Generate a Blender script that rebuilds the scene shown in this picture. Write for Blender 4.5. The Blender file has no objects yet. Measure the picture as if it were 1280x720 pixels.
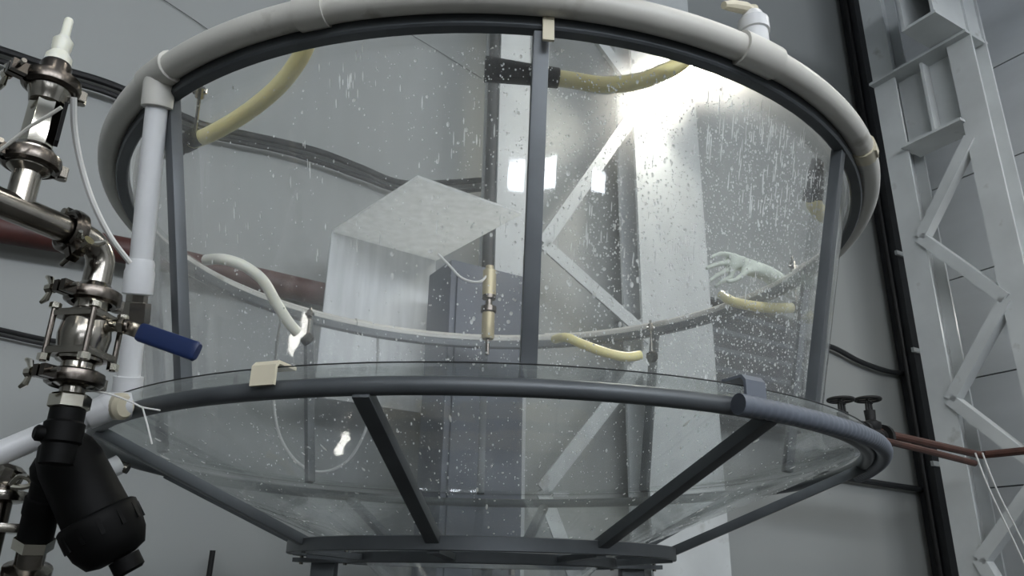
import bpy, math, random
from mathutils import Vector, Matrix
random.seed(7)
sc = bpy.context.scene
COL = sc.collection
V = Vector
PI = math.pi
def rad(d): return d * PI / 180

# ------------------------------------------------------------------ camera, world, exposure
S = 1.7                       # metres per fitted unit
EYE = 1.60
CAM = V((0.0, -1.35260 * S, EYE))
FW = V((0.02735701, 0.93444434, 0.35505685))
RT = V((0.99917649, -0.03620914, 0.0183096))
UP = V((-0.02996561, -0.35426356, 0.93466539))
FPX = 971.112
cam_data = bpy.data.cameras.new('camera')
cam = bpy.data.objects.new('camera', cam_data)
COL.objects.link(cam)
cam_data.sensor_width = 36.0
cam_data.lens = FPX / 1280 * 36.0
cam_data.clip_start = 0.02
M3 = Matrix((RT, UP, -FW)).transposed()
cam.matrix_world = Matrix.Translation(CAM) @ M3.to_4x4()
sc.camera = cam
world = bpy.data.worlds.new('world'); sc.world = world
world.use_nodes = True
world.node_tree.nodes['Background'].inputs[0].default_value = (0.55, 0.6, 0.65, 1)
world.node_tree.nodes['Background'].inputs[1].default_value = 0.15
sc.view_settings.view_transform = 'Standard'
sc.view_settings.look = 'None'
sc.view_settings.gamma = 1
sc.view_settings.use_curve_mapping = False
sc.view_settings.exposure = 0.18
sc.cycles.use_denoising = True
sc.cycles.transparent_max_bounces = 48
sc.cycles.max_bounces = 8
sc.cycles.diffuse_bounces = 3
sc.cycles.sample_clamp_indirect = 8.0

CEIL_LIGHT = 20.0      # emission of the diffusers on the added ceiling lamps
FLOOD_LIGHT = 230.0    # emission of the floodlight lens
WINDOW_FILL_LIGHT = 22.0     # daylight panes behind the camera, including the added fill row

# ------------------------------------------------------------------ places
def ray(px, py): return FW + RT * ((px - 640) / FPX) + UP * ((360 - py) / FPX)
def Q(px, py, t): return CAM + ray(px, py) * t          # t = distance along the view axis
def on_plane(px, py, n, d):
    r = ray(px, py); return CAM + r * ((d - n.dot(CAM)) / n.dot(r))
def at_z(px, py, z): return on_plane(px, py, V((0, 0, 1)), z)
ANG = rad(61)
DA = V((math.sin(ANG), math.cos(ANG), 0))        # along the back wall, to the right
NA = V((-math.cos(ANG), math.sin(ANG), 0))       # into the back wall
Z = V((0, 0, 1))
BA = 1.91                                        # back wall:  p . NA = BA
AB = 5.28                                        # right wall: p . DA = AB
CEIL = 9.0
LAMP_Z = 6.1
def onA(px, py, off=0.0): return on_plane(px, py, NA, BA - off)
def onB(px, py, off=0.0): return on_plane(px, py, DA, AB - off)
def ab(a, b, z=0.0): return DA * a + NA * b + V((0, 0, z))
def project(p):
    d = p - CAM; z = d.dot(FW); return 640 + FPX * d.dot(RT) / z, 360 - FPX * d.dot(UP) / z
def z_for(xy, py):      # height on the vertical through xy that shows at picture row py
    lo, hi = 0.2, 4.5
    for _ in range(50):
        m = (lo + hi) / 2
        if project(V((xy.x, xy.y, m)))[1] > py: lo = m
        else: hi = m
    return (lo + hi) / 2
def cyl(R, a, z): a = rad(a); return V((R * math.sin(a), -R * math.cos(a), z))
def ring_angle(px, py, R, z):
    best = None
    for k in range(3600):
        a = k / 10
        x, y = project(cyl(R, a, z)); d = (x - px) ** 2 + (y - py) ** 2
        if best is None or d < best[0]: best = (d, a)
    return best[1]

# ------------------------------------------------------------------ materials
def lin(c):
    return tuple(((v / 255) / 12.92 if v / 255 <= 0.04045 else ((v / 255 + 0.055) / 1.055) ** 2.4) for v in c) + (1,)
MATS = {}
def mat(name, col, rough=0.5, metal=0.0, var=0.08, scale=14.0, bump=0.0, emit=0.0, spec=0.5, stretch=(1, 1, 1), sss=0.0, dirt=None):
    m = bpy.data.materials.new(name); m.use_nodes = True
    nt = m.node_tree; N = nt.nodes; L = nt.links
    b = N['Principled BSDF']
    tc = N.new('ShaderNodeTexCoord'); mp = N.new('ShaderNodeMapping'); mp.inputs['Scale'].default_value = stretch
    L.new(tc.outputs['Object'], mp.inputs['Vector'])
    no = N.new('ShaderNodeTexNoise'); no.inputs['Scale'].default_value = scale; no.inputs['Detail'].default_value = 5
    L.new(mp.outputs['Vector'], no.inputs['Vector'])
    c = lin(col)
    mx = N.new('ShaderNodeMix'); mx.data_type = 'RGBA'
    mx.inputs['A'].default_value = tuple(max(0, v * (1 - var * 2)) for v in c[:3]) + (1,)
    mx.inputs['B'].default_value = tuple(min(1, v * (1 + var)) for v in c[:3]) + (1,)
    cr = N.new('ShaderNodeMapRange'); cr.inputs['From Min'].default_value = 0.3; cr.inputs['From Max'].default_value = 0.7
    L.new(no.outputs['Fac'], cr.inputs['Value']); L.new(cr.outputs['Result'], mx.inputs['Factor'])
    out = mx.outputs['Result']
    if dirt:
        n2 = N.new('ShaderNodeTexNoise'); n2.inputs['Scale'].default_value = dirt[1]; n2.inputs['Detail'].default_value = 7
        L.new(tc.outputs['Object'], n2.inputs['Vector'])
        r2 = N.new('ShaderNodeMapRange'); r2.inputs['From Min'].default_value = dirt[2]; r2.inputs['From Max'].default_value = dirt[2] + 0.1
        r2.inputs['To Max'].default_value = 0.7
        L.new(n2.outputs['Fac'], r2.inputs['Value'])
        m2 = N.new('ShaderNodeMix'); m2.data_type = 'RGBA'
        L.new(out, m2.inputs['A']); m2.inputs['B'].default_value = lin(dirt[0]); L.new(r2.outputs['Result'], m2.inputs['Factor'])
        out = m2.outputs['Result']
    L.new(out, b.inputs['Base Color'])
    rr = N.new('ShaderNodeMapRange'); rr.inputs['To Min'].default_value = max(0.02, rough * 0.8); rr.inputs['To Max'].default_value = min(1, rough * 1.2)
    L.new(no.outputs['Fac'], rr.inputs['Value']); L.new(rr.outputs['Result'], b.inputs['Roughness'])
    b.inputs['Metallic'].default_value = metal
    b.inputs['Specular IOR Level'].default_value = spec
    if sss:
        b.inputs['Subsurface Weight'].default_value = sss; b.inputs['Subsurface Radius'].default_value = (0.02, 0.018, 0.01)
    if bump:
        bp = N.new('ShaderNodeBump'); bp.inputs['Strength'].default_value = bump; bp.inputs['Distance'].default_value = 0.01
        L.new(no.outputs['Fac'], bp.inputs['Height']); L.new(bp.outputs['Normal'], b.inputs['Normal'])
    if emit:
        b.inputs['Emission Color'].default_value = c; b.inputs['Emission Strength'].default_value = emit
    MATS[name] = m
    return m
mat('frame_steel', (90, 94, 97), 0.42, 0.35, 0.10, 9, 0.02)
mat('pvc_grey', (206, 204, 196), 0.38, 0, 0.05, 5, 0.01, dirt=((140, 135, 122), 9, 0.62))
mat('pvc_white', (222, 223, 224), 0.3, 0, 0.03, 5)
mat('cream_plastic', (218, 210, 186), 0.4, 0, 0.05, 6)
mat('stainless', (152, 147, 139), 0.2, 1.0, 0.10, 20, 0.02)
mat('stainless_bright', (214, 209, 196), 0.12, 1.0, 0.05, 20)
mat('stainless_dark', (98, 92, 86), 0.24, 1.0, 0.12, 20)
mat('black_plastic', (4, 4, 4), 0.6, 0, 0.1, 12, 0.02, spec=0.15)
mat('black_rubber', (22, 22, 23), 0.55, 0, 0.15, 12)
mat('blue_vinyl', (24, 42, 84), 0.42, 0, 0.08, 18, 0.03)
mat('rust_pipe', (78, 42, 37), 0.55, 0, 0.2, 8, 0.05)
mat('copper_pipe', (84, 56, 48), 0.5, 0.2, 0.2, 10)
mat('iron_dark', (34, 34, 34), 0.6, 0.3, 0.2, 20, 0.05)
mat('yellow_hose', (248, 236, 172), 0.35, 0, 0.05, 10, sss=0.3)
mat('clear_hose', (232, 232, 218), 0.3, 0, 0.05, 10, sss=0.3)
mat('white_cord', (226, 226, 222), 0.5, 0, 0.04, 10)
mat('grey_hose', (100, 106, 116), 0.45, 0, 0.06, 10)
mat('wall_paint', (150, 153, 151), 0.6, 0, 0.04, 0.8, 0.02, stretch=(1, 1, 0.15), dirt=((110, 112, 112), 17, 0.73))
mat('wall_panel', (192, 196, 198), 0.5, 0, 0.05, 1.2, 0.02, stretch=(1, 1, 3))
mat('joint_dark', (92, 95, 97), 0.8)
mat('column_paint', (194, 198, 198), 0.45, 0, 0.06, 3, 0.02, dirt=((150, 150, 145), 6, 0.66))
mat('dark_duct', (44, 46, 48), 0.5, 0.2, 0.15, 6)
mat('floor_concrete', (60, 60, 58), 0.7, 0, 0.15, 2, 0.05)
mat('ceiling_paint', (176, 180, 184), 0.7, 0, 0.05, 1)
mat('white_sheet', (232, 234, 236), 0.4, 0, 0.03, 4)
mat('machine_grey', (98, 103, 112), 0.45, 0.1, 0.08, 5)
mat('louver_dark', (58, 60, 62), 0.5, 0.3, 0.1, 8)
mat('brass', (196, 184, 150), 0.4, 0.4, 0.08, 20)
mat('hand_form', (206, 214, 202), 0.75, 0, 0.08, 30, 0.2)
mat('lamp_housing', (60, 62, 64), 0.4, 0.4)
mat('lamp_lens', (255, 250, 236), 0.3, emit=FLOOD_LIGHT)
mat('panel_diffuser', (255, 252, 244), 0.5, emit=CEIL_LIGHT)
mat('day_fill_pane', (240, 246, 255), 0.3, emit=WINDOW_FILL_LIGHT)
mat('yellow_tape', (220, 190, 40), 0.5)

def acrylic(name, haze, tint, gloss=1.0, scatter=0.0, lo=0.45, front=0.35):
    m = bpy.data.materials.new(name); m.use_nodes = True
    nt = m.node_tree; N = nt.nodes; L = nt.links; N.clear()
    out = N.new('ShaderNodeOutputMaterial')
    tr = N.new('ShaderNodeBsdfTransparent'); tr.inputs[0].default_value = tint
    gl = N.new('ShaderNodeBsdfGlossy'); gl.inputs['Roughness'].default_value = 0.035; gl.inputs['Color'].default_value = (1, 1, 1, 1)
    tc = N.new('ShaderNodeTexCoord')
    # slow waviness of the sheet, so that mirrored lights break up
    nb = N.new('ShaderNodeTexNoise'); nb.inputs['Scale'].default_value = 3.0; nb.inputs['Detail'].default_value = 2
    L.new(tc.outputs['Object'], nb.inputs['Vector'])
    bp = N.new('ShaderNodeBump'); bp.inputs['Strength'].default_value = 0.25; bp.inputs['Distance'].default_value = 0.02
    L.new(nb.outputs['Fac'], bp.inputs['Height']); L.new(bp.outputs['Normal'], gl.inputs['Normal'])
    lw = N.new('ShaderNodeLayerWeight'); lw.inputs['Blend'].default_value = 0.5
    pw = N.new('ShaderNodeMath'); pw.operation = 'POWER'; L.new(lw.outputs['Facing'], pw.inputs[0]); pw.inputs[1].default_value = 4.0
    ma = N.new('ShaderNodeMath'); ma.operation = 'MULTIPLY_ADD'; L.new(pw.outputs[0], ma.inputs[0]); ma.inputs[1].default_value = 0.55 * gloss; ma.inputs[2].default_value = 0.035 * gloss
    mix = N.new('ShaderNodeMixShader'); L.new(ma.outputs[0], mix.inputs['Fac']); L.new(tr.outputs[0], mix.inputs[1]); L.new(gl.outputs[0], mix.inputs[2])
    # dried water film: long vertical streaks
    mp = N.new('ShaderNodeMapping'); mp.inputs['Scale'].default_value = (9, 9, 0.8); L.new(tc.outputs['Object'], mp.inputs['Vector'])
    nz = N.new('ShaderNodeTexNoise'); nz.inputs['Scale'].default_value = 2.2; nz.inputs['Detail'].default_value = 6; L.new(mp.outputs['Vector'], nz.inputs['Vector'])
    mr = N.new('ShaderNodeMapRange'); mr.inputs['From Min'].default_value = 0.35; mr.inputs['From Max'].default_value = 0.75
    mr.inputs['To Min'].default_value = haze * lo; mr.inputs['To Max'].default_value = haze * (2.2 if lo < 0.6 else 1.15)
    L.new(nz.outputs['Fac'], mr.inputs['Value'])
    tl = N.new('ShaderNodeBsdfTranslucent'); tl.inputs['Color'].default_value = (0.93, 0.95, 0.95, 1)
    df = N.new('ShaderNodeBsdfDiffuse'); df.inputs['Color'].default_value = (0.86, 0.88, 0.88, 1)
    h = N.new('ShaderNodeMixShader'); h.inputs['Fac'].default_value = front; L.new(tl.outputs[0], h.inputs[1]); L.new(df.outputs[0], h.inputs[2])
    m2 = N.new('ShaderNodeMixShader'); L.new(mr.outputs['Result'], m2.inputs['Fac']); L.new(mix.outputs[0], m2.inputs[1]); L.new(h.outputs[0], m2.inputs[2])
    last = m2
    if scatter:
        rf = N.new('ShaderNodeBsdfRefraction'); rf.inputs['Roughness'].default_value = 0.72; rf.inputs['IOR'].default_value = 1.075
        m3 = N.new('ShaderNodeMixShader'); m3.inputs['Fac'].default_value = scatter; L.new(m2.outputs[0], m3.inputs[1]); L.new(rf.outputs[0], m3.inputs[2]); last = m3
    L.new(last.outputs[0], out.inputs['Surface'])
    MATS[name] = m
acrylic('acrylic_wet', 0.026, (0.975, 0.98, 0.98, 1), 1.0, 0.09)
acrylic('acrylic_cone', 0.012, (0.96, 0.97, 0.97, 1), 1.0)
acrylic('acrylic_edge', 0.03, (0.93, 0.945, 0.94, 1), 1.2)
acrylic('milky_sheet', 0.86, (0.95, 0.96, 0.97, 1), 0.3, 0, 0.85, 0.3)
acrylic('milky_back', 0.9, (0.95, 0.96, 0.97, 1), 0.3, 0, 0.85, 0.9)  # same plastic as milky_sheet, brightness put in by a more diffuse mix
def drop_material():
    m = bpy.data.materials.new('water_drop'); m.use_nodes = True
    N = m.node_tree.nodes; L = m.node_tree.links; b = N['Principled BSDF']
    tc = N.new('ShaderNodeTexCoord'); no = N.new('ShaderNodeTexNoise'); no.inputs['Scale'].default_value = 40; L.new(tc.outputs['Object'], no.inputs['Vector'])
    mr = N.new('ShaderNodeMapRange'); mr.inputs['From Min'].default_value = 0.35; mr.inputs['From Max'].default_value = 0.65; mr.inputs['To Min'].default_value = 0.45; mr.inputs['To Max'].default_value = 0.95
    L.new(no.outputs['Fac'], mr.inputs['Value']); L.new(mr.outputs['Result'], b.inputs['Alpha'])
    b.inputs['Base Color'].default_value = (0.9, 0.92, 0.92, 1); b.inputs['Roughness'].default_value = 0.12
    b.inputs['Subsurface Weight'].default_value = 0.0
    tl = N.new('ShaderNodeBsdfTranslucent'); tl.inputs[0].default_value = (0.95, 0.97, 0.97, 1)
    mx = N.new('ShaderNodeMixShader'); mx.inputs[0].default_value = 0.45
    L.new(b.outputs[0], mx.inputs[1]); L.new(tl.outputs[0], mx.inputs[2])
    L.new(mx.outputs[0], N['Material Output'].inputs['Surface'])
    MATS['water_drop'] = m
drop_material()

# ------------------------------------------------------------------ mesh builder
def frame_of(axis, ref=None):
    a = axis.normalized()
    r = ref if ref is not None else (V((0, 0, 1)) if abs(a.z) < 0.9 else V((1, 0, 0)))
    x = r - a * r.dot(a)
    if x.length < 1e-6: x = a.orthogonal()
    x.normalize(); return x, a.cross(x), a
class MB:
    def __init__(s): s.v = []; s.f = []
    def box(s, c, hx, hy, hz, ax=None):
        X, Y, Zz = ax if ax else (V((1, 0, 0)), V((0, 1, 0)), V((0, 0, 1)))
        n = len(s.v)
        for i in (-1, 1):
            for j in (-1, 1):
                for k in (-1, 1): s.v.append(c + X * hx * i + Y * hy * j + Zz * hz * k)
        for f in ((0, 1, 3, 2), (4, 6, 7, 5), (0, 4, 5, 1), (2, 3, 7, 6), (0, 2, 6, 4), (1, 5, 7, 3)): s.f.append(tuple(n + q for q in f))
        return s
    def bar(s, p, q, w, h, ref=None):       # rectangular bar from p to q; h along ref
        x, y, a = frame_of(q - p, ref)
        return s.box((p + q) / 2, h / 2, w / 2, (q - p).length / 2, (x, y, a))
    def lathe(s, o, axis, prof, n=24, ref=None, caps=True):   # prof: (radius, height)
        x, y, a = frame_of(axis, ref); b = len(s.v)
        for r, h in prof:
            for k in range(n):
                t = 2 * PI * (k + 0.5) / n
                s.v.append(o + a * h + (x * math.cos(t) + y * math.sin(t)) * r)
        for i in range(len(prof) - 1):
            for k in range(n):
                k2 = (k + 1) % n
                s.f.append((b + i * n + k, b + i * n + k2, b + (i + 1) * n + k2, b + (i + 1) * n + k))
        if caps:
            s.f.append(tuple(b + k for k in reversed(range(n))))
            s.f.append(tuple(b + (len(prof) - 1) * n + k for k in range(n)))
        return s
    def rod(s, p, q, r, n=12, r2=None):
        return s.lathe(p, q - p, [(r, 0), (r if r2 is None else r2, (q - p).length)], n)
    def tube(s, pts, r, n=10, closed=False, caps=True):
        pts = [V(p) for p in pts]; m = len(pts); b = len(s.v)
        rs = list(r) if isinstance(r, (list, tuple)) else [r] * m
        if len(rs) != m:
            q = len(rs) - 1; rs = [rs[min(int(i / (m - 1) * q), q - 1)] * (1 - (i / (m - 1) * q - min(int(i / (m - 1) * q), q - 1))) + rs[min(int(i / (m - 1) * q), q - 1) + 1] * (i / (m - 1) * q - min(int(i / (m - 1) * q), q - 1)) for i in range(m)]
        T = []
        for i in range(m):
            if closed: t = pts[(i + 1) % m] - pts[i - 1]
            else: t = pts[min(i + 1, m - 1)] - pts[max(i - 1, 0)]
            T.append(t.normalized())
        x = frame_of(T[0])[0]
        for i in range(m):
            x = (x - T[i] * x.dot(T[i])).normalized(); y = T[i].cross(x)
            for k in range(n):
                t = 2 * PI * k / n
                s.v.append(pts[i] + (x * math.cos(t) + y * math.sin(t)) * rs[i])
        for i in range(m if closed else m - 1):
            j = (i + 1) % m
            for k in range(n):
                k2 = (k + 1) % n
                s.f.append((b + i * n + k, b + i * n + k2, b + j * n + k2, b + j * n + k))
        if caps and not closed:
            s.f.append(tuple(b + k for k in reversed(range(n)))); s.f.append(tuple(b + (m - 1) * n + k for k in range(n)))
        return s
    def sweep(s, prof, a0=0, a1=360, n=120, caps=True, at=None):   # profile of (R, z) swept about the tank axis (degrees)
        full = abs(a1 - a0 - 360) < 1e-6; b = len(s.v); m = len(prof)
        cnt = n if full else n + 1
        for i in range(cnt):
            a = a0 + (a1 - a0) * i / n
            for R, z in prof: s.v.append(cyl(R, a, z))
        for i in range(n):
            j = (i + 1) % cnt
            for k in range(m):
                k2 = (k + 1) % m
                s.f.append((b + i * m + k, b + j * m + k, b + j * m + k2, b + i * m + k2))
        if not full and caps:
            s.f.append(tuple(b + k for k in range(m))); s.f.append(tuple(b + n * m + k for k in reversed(range(m))))
        return s
    def prism(s, poly, ex):
        b = len(s.v); n = len(poly)
        s.v += [V(p) for p in poly] + [V(p) + ex for p in poly]
        s.f.append(tuple(b + k for k in reversed(range(n)))); s.f.append(tuple(b + n + k for k in range(n)))
        for k in range(n):
            k2 = (k + 1) % n; s.f.append((b + k, b + k2, b + n + k2, b + n + k))
        return s
    def ring(s, c, axis, R, r, n=32, m=8):
        x, y, a = frame_of(axis)
        return s.tube([c + (x * math.cos(2 * PI * k / n) + y * math.sin(2 * PI * k / n)) * R for k in range(n)], r, m, closed=True)
ORG = {}
def base(name, loc, label=None, cat=None, group=None, kind=None):
    o = bpy.data.objects.new(name, None); COL.objects.link(o); o.location = loc; o.empty_display_size = 0.05
    ORG[o.name] = V(loc); tag(o, label, cat, group, kind); return o
def tag(o, label=None, cat=None, group=None, kind=None):
    if label: o['label'] = label
    if cat: o['category'] = cat
    if group: o['group'] = group
    if kind: o['kind'] = kind
def obj(name, mb, material, parent=None, label=None, cat=None, group=None, kind=None, bevel=0.0, smooth=35):
    if parent is not None: L0 = ORG[parent.name]
    else:
        n = len(mb.v); L0 = V((sum(p.x for p in mb.v) / n, sum(p.y for p in mb.v) / n, min(p.z for p in mb.v)))
    me = bpy.data.meshes.new(name)
    me.from_pydata([tuple(p - L0) for p in mb.v], [], mb.f); me.update()
    me.materials.append(MATS[material])
    import bmesh
    bm = bmesh.new(); bm.from_mesh(me); bmesh.ops.recalc_face_normals(bm, faces=bm.faces)
    if bevel: bmesh.ops.bevel(bm, geom=[e for e in bm.edges if len(e.link_faces) == 2 and e.calc_face_angle(0) > 0.6], offset=bevel, segments=2, affect='EDGES', profile=0.7)
    bm.to_mesh(me); bm.free()
    for p in me.polygons: p.use_smooth = True
    me.set_sharp_from_angle(angle=rad(smooth))
    o = bpy.data.objects.new(name, me); COL.objects.link(o)
    if parent is not None: o.parent = parent; ORG[o.name] = L0
    else: o.location = L0; ORG[o.name] = L0
    tag(o, label, cat, group, kind); return o
def spline(pts, k=8):
    P = [V(p) for p in pts]; out = []
    for i in range(len(P) - 1):
        p0 = P[max(i - 1, 0)]; p1 = P[i]; p2 = P[i + 1]; p3 = P[min(i + 2, len(P) - 1)]
        for j in range(k):
            t = j / k
            out.append(0.5 * ((2 * p1) + (p2 - p0) * t + (2 * p0 - 5 * p1 + 4 * p2 - p3) * t * t + (3 * p1 - p0 - 3 * p2 + p3) * t ** 3))
    out.append(P[-1]); return out

# ------------------------------------------------------------------ the room
A0, B0 = -9.0, -10.0            # far ends of the room behind and left of the camera
TH = 0.2
def slab(name, c, ha, hb, hz, material):
    return obj(name, MB().box(c, ha, hb, hz, (DA, NA, Z)), material, kind='structure')
am, bm_ = (A0 + AB) / 2, (B0 + BA) / 2
slab('floor', ab(am, bm_, -0.1), (AB - A0) / 2 + TH, (BA - B0) / 2 + TH, 0.1, 'floor_concrete')
slab('ceiling', ab(am, bm_, CEIL + 0.1), (AB - A0) / 2 + TH, (BA - B0) / 2 + TH, 0.1, 'ceiling_paint')
slab('wall_back', ab(am, BA + TH / 2, CEIL / 2), (AB - A0) / 2 + TH, TH / 2, CEIL / 2, 'wall_paint')
slab('wall_left', ab(A0 - TH / 2, bm_, CEIL / 2), TH / 2, (BA - B0) / 2, CEIL / 2, 'wall_paint')
slab('wall_front', ab(am, B0 - TH / 2, CEIL / 2), (AB - A0) / 2 + TH, TH / 2, CEIL / 2, 'wall_paint')
wr = slab('wall_right', ab(AB + TH / 2 + 0.02, bm_, CEIL / 2), TH / 2, (BA - B0) / 2, CEIL / 2, 'joint_dark')
zA, zB = onB(1250, 81).z, onB(1266, 196).z      # two panel joints seen right of the lattice column
pitch = zA - zB
z0 = zB - pitch * math.floor(zB / pitch)
edges = [0.0] + [z0 + pitch * k for k in range(20) if 0.05 < z0 + pitch * k < CEIL] + [CEIL]
for q in range(len(edges) - 1):
    a, b = edges[q] + 0.006, edges[q + 1] - 0.006
    obj('panel', MB().box(ab(AB + 0.012, bm_, (a + b) / 2), 0.012, (BA - B0) / 2, (b - a) / 2, (DA, NA, Z)), 'wall_panel', wr)

# ceiling lamps added out of view for light, and windows behind the camera
n_l = 0
for la in (-6.2, -2.2, 1.8, 3.9):
    for lb in (-7.2, -4.3, -1.5):
        if la < -1 and lb > -2: continue
        n_l += 1
        c = ab(la, lb, LAMP_Z)
        t = base('ceiling_fill_lamp', c, 'flat white lamp panel added out of view under the hall ceiling', 'lamp', 'added ceiling lamp panels')
        obj('housing', MB().box(c + Z * 0.03, 0.62, 0.17, 0.03, (DA, NA, Z)), 'lamp_housing', t)
        obj('diffuser', MB().box(c - Z * 0.006, 0.58, 0.14, 0.006, (DA, NA, Z)), 'panel_diffuser', t)
        for e in (-0.5, 0.5): obj('suspension_rod', MB().rod(c + DA * e + Z * 0.06, c + DA * e + Z * (CEIL - LAMP_Z), 0.006), 'lamp_housing', t)
n_w = 0
for zc, hh, hw, places in ((3.1, 0.24, 0.4, (-4.3, -2.6, -0.2)), (6.0, 0.6, 0.95, (-7.0, -4.5, -2.0, 0.5, 3.0))):  # the high row is invented, unseen, and only adds daylight fill
    for aa in places:
        n_w += 1
        c = ab(aa, B0 + 0.03, zc)
        w = obj('window_and_fill_%d' % n_w, MB().box(c, hw, 0.03, hh, (DA, NA, Z)), 'column_paint', kind='structure')
        for e in (-1, 1):
            obj('pane', MB().box(c + DA * hw * 0.48 * e + NA * 0.035, hw * 0.44, 0.006, hh - 0.05, (DA, NA, Z)), 'day_fill_pane', w)

# ------------------------------------------------------------------ lattice columns
def lattice_column(label, o, along, out, gap, cw, cd, nodes, z_top, first_left, cw_left=None):
    """o: foot of the left chord's centre; along: unit vector to the right chord; out: unit vector towards the viewer"""
    t = base('lattice_column', o, label, 'column', 'white steel lattice columns')
    for k in (0, 1):
        c = o + along * gap * k; cwk = cw_left if (cw_left and k == 0) else cw
        m = MB()                                      # H-section: two flanges and a web
        m.box(c + out * (cd / 2 - 0.01) + Z * z_top / 2, cwk / 2, 0.01, z_top / 2, (along, out, Z))
        m.box(c - out * (cd / 2 - 0.01) + Z * z_top / 2, cwk / 2, 0.01, z_top / 2, (along, out, Z))
        m.box(c + Z * z_top / 2, 0.01, cd / 2 - 0.02, z_top / 2, (along, out, Z))
        obj('chord', m, 'column_paint', t)
    side = 0 if first_left else 1
    for i in range(len(nodes) - 1):
        p = o + along * (cw * 0.35 if side == 0 else gap - cw * 0.35) + out * (cd / 2 + 0.012) + Z * nodes[i]
        q = o + along * (gap - cw * 0.35 if side == 0 else cw * 0.35) + out * (cd / 2 + 0.012) + Z * nodes[i + 1]
        m = MB(); m.bar(p, q, 0.012, 0.085, along); n_ = (q - p).normalized()
        x, y, a = frame_of(q - p, out)
        m.box((p + q) / 2 - out * 0.045 + y * 0.037, 0.04, 0.006, (q - p).length / 2, (x, y, a))
        obj('diagonal', m, 'column_paint', t)
        side = 1 - side
    return t
# corner column: its face runs parallel to the right wall
OFFB = 0.75
fl = onB(1139, 292, OFFB); fr = onB(1252, 292, OFFB)
dB = -NA
gapB = (fr - fl).dot(dB)
cwB = (onB(1154, 292, OFFB) - onB(1124, 292, OFFB)).dot(dB)
def zB_(px, py): return onB(px, py, OFFB).z
nodesB = [zB_(1195, 640) - 0.95, zB_(1290, 640), zB_(1200, 496), zB_(1262, 382), zB_(1153, 297), zB_(1205, 180)]
nodesB = [zB_(1305, 800), zB_(1205, 715), zB_(1290, 560), zB_(1195, 500), zB_(1262, 375), zB_(1152, 295), zB_(1215, 165)]
nodesB = [zB_(1215, 700), zB_(1295, 560), zB_(1196, 498), zB_(1262, 372), zB_(1153, 296), zB_(1215, 170)]
nodesB[1] = zB_(1300, 590)
footB = V((fl.x, fl.y, 0))
colB = lattice_column('tall white steel lattice column at the room corner beside the dark duct', footB + DA * 0.12, dB, -DA, gapB, cwB, 0.24,
                      [max(0.05, nodesB[0] - 1.2)] + nodesB, CEIL, False)
# batten plate with stiffener between the chords, and the crane girder above it
zt = (zB_(1105, 100) + zB_(1200, 50)) / 2; zb = (zB_(1128, 190) + zB_(1205, 150)) / 2
pc = footB + DA * 0.12 + dB * gapB / 2
obj('batten_plate', MB().box(pc + Z * (zt + zb) / 2, gapB / 2 - cwB * 0.3, 0.008, (zt - zb) / 2, (dB, DA, Z)), 'column_paint', colB)
obj('stiffener', MB().box(pc - DA * 0.06 + Z * (zt + zb) / 2, 0.012, 0.05, (zt - zb) / 2, (dB, DA, Z)), 'column_paint', colB)
for zz in (zt, zb):
    obj('flange_plate', MB().box(pc - DA * 0.05 + Z * zz, gapB / 2 + cwB * (0.5 if zz == zt else -0.4), 0.135, 0.012, (dB, DA, Z)), 'column_paint', colB)
g = MB()
gx = pc + dB * (gapB * 0.42) + Z * (zt + 0.014)
g.box(gx + Z * 0.012 - DA * 0.2, 0.14, 0.36, 0.012, (dB, DA, Z)); g.box(gx + Z * 0.3 + dB * 0.12 - DA * 0.2, 0.012, 0.36, 0.276, (dB, DA, Z)); g.box(gx + Z * 0.3 - dB * 0.12 - DA * 0.2, 0.012, 0.36, 0.276, (dB, DA, Z)); g.box(gx + Z * 0.588 - DA * 0.2, 0.14, 0.36, 0.012, (dB, DA, Z))
obj('crane_girder', g, 'column_paint', None, 'white painted crane girder resting on top of the corner lattice column', 'girder')

# second column, behind the tank, face parallel to the back wall
OFFA = 0.34
fl2 = onA(640, 300, OFFA); fr2 = onA(842, 300, OFFA)
gapA = (fr2 - fl2).dot(DA)
cwA = (onA(884, 300, OFFA) - onA(801, 300, OFFA)).dot(DA)
def zA_(px, py): return onA(px, py, OFFA).z
nodesA = [0.3, zA_(640, 610), zA_(815, 430), zA_(660, 300), zA_(790, 120), zA_(640, -60)]
colA = lattice_column('white steel lattice column seen through the clear tank wall', V((fl2.x, fl2.y, 0)) + NA * 0.1, DA, -NA, gapA, cwA, 0.2, nodesA, CEIL, False, cwA * 0.36)

dr = onA(611, 300, 0.3)
t = base('riser_pipe', V((dr.x, dr.y, 0)), 'dark upright pipe beside the lattice column behind the tank', 'pipe')
obj('pipe', MB().rod(V((dr.x, dr.y, 0.001)), V((dr.x, dr.y, CEIL - 0.01)), 0.036, 14), 'dark_duct', t)
for zz in (0.9, 2.6, 5.2):
    obj('pipe_bracket', MB().rod(V((dr.x, dr.y, zz)), V((dr.x, dr.y, zz + 0.04)), 0.043, 14).box(V((dr.x, dr.y, zz + 0.02)) + NA * 0.1, 0.012, 0.1, 0.012, (DA, NA, Z)), 'dark_duct', t)
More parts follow.
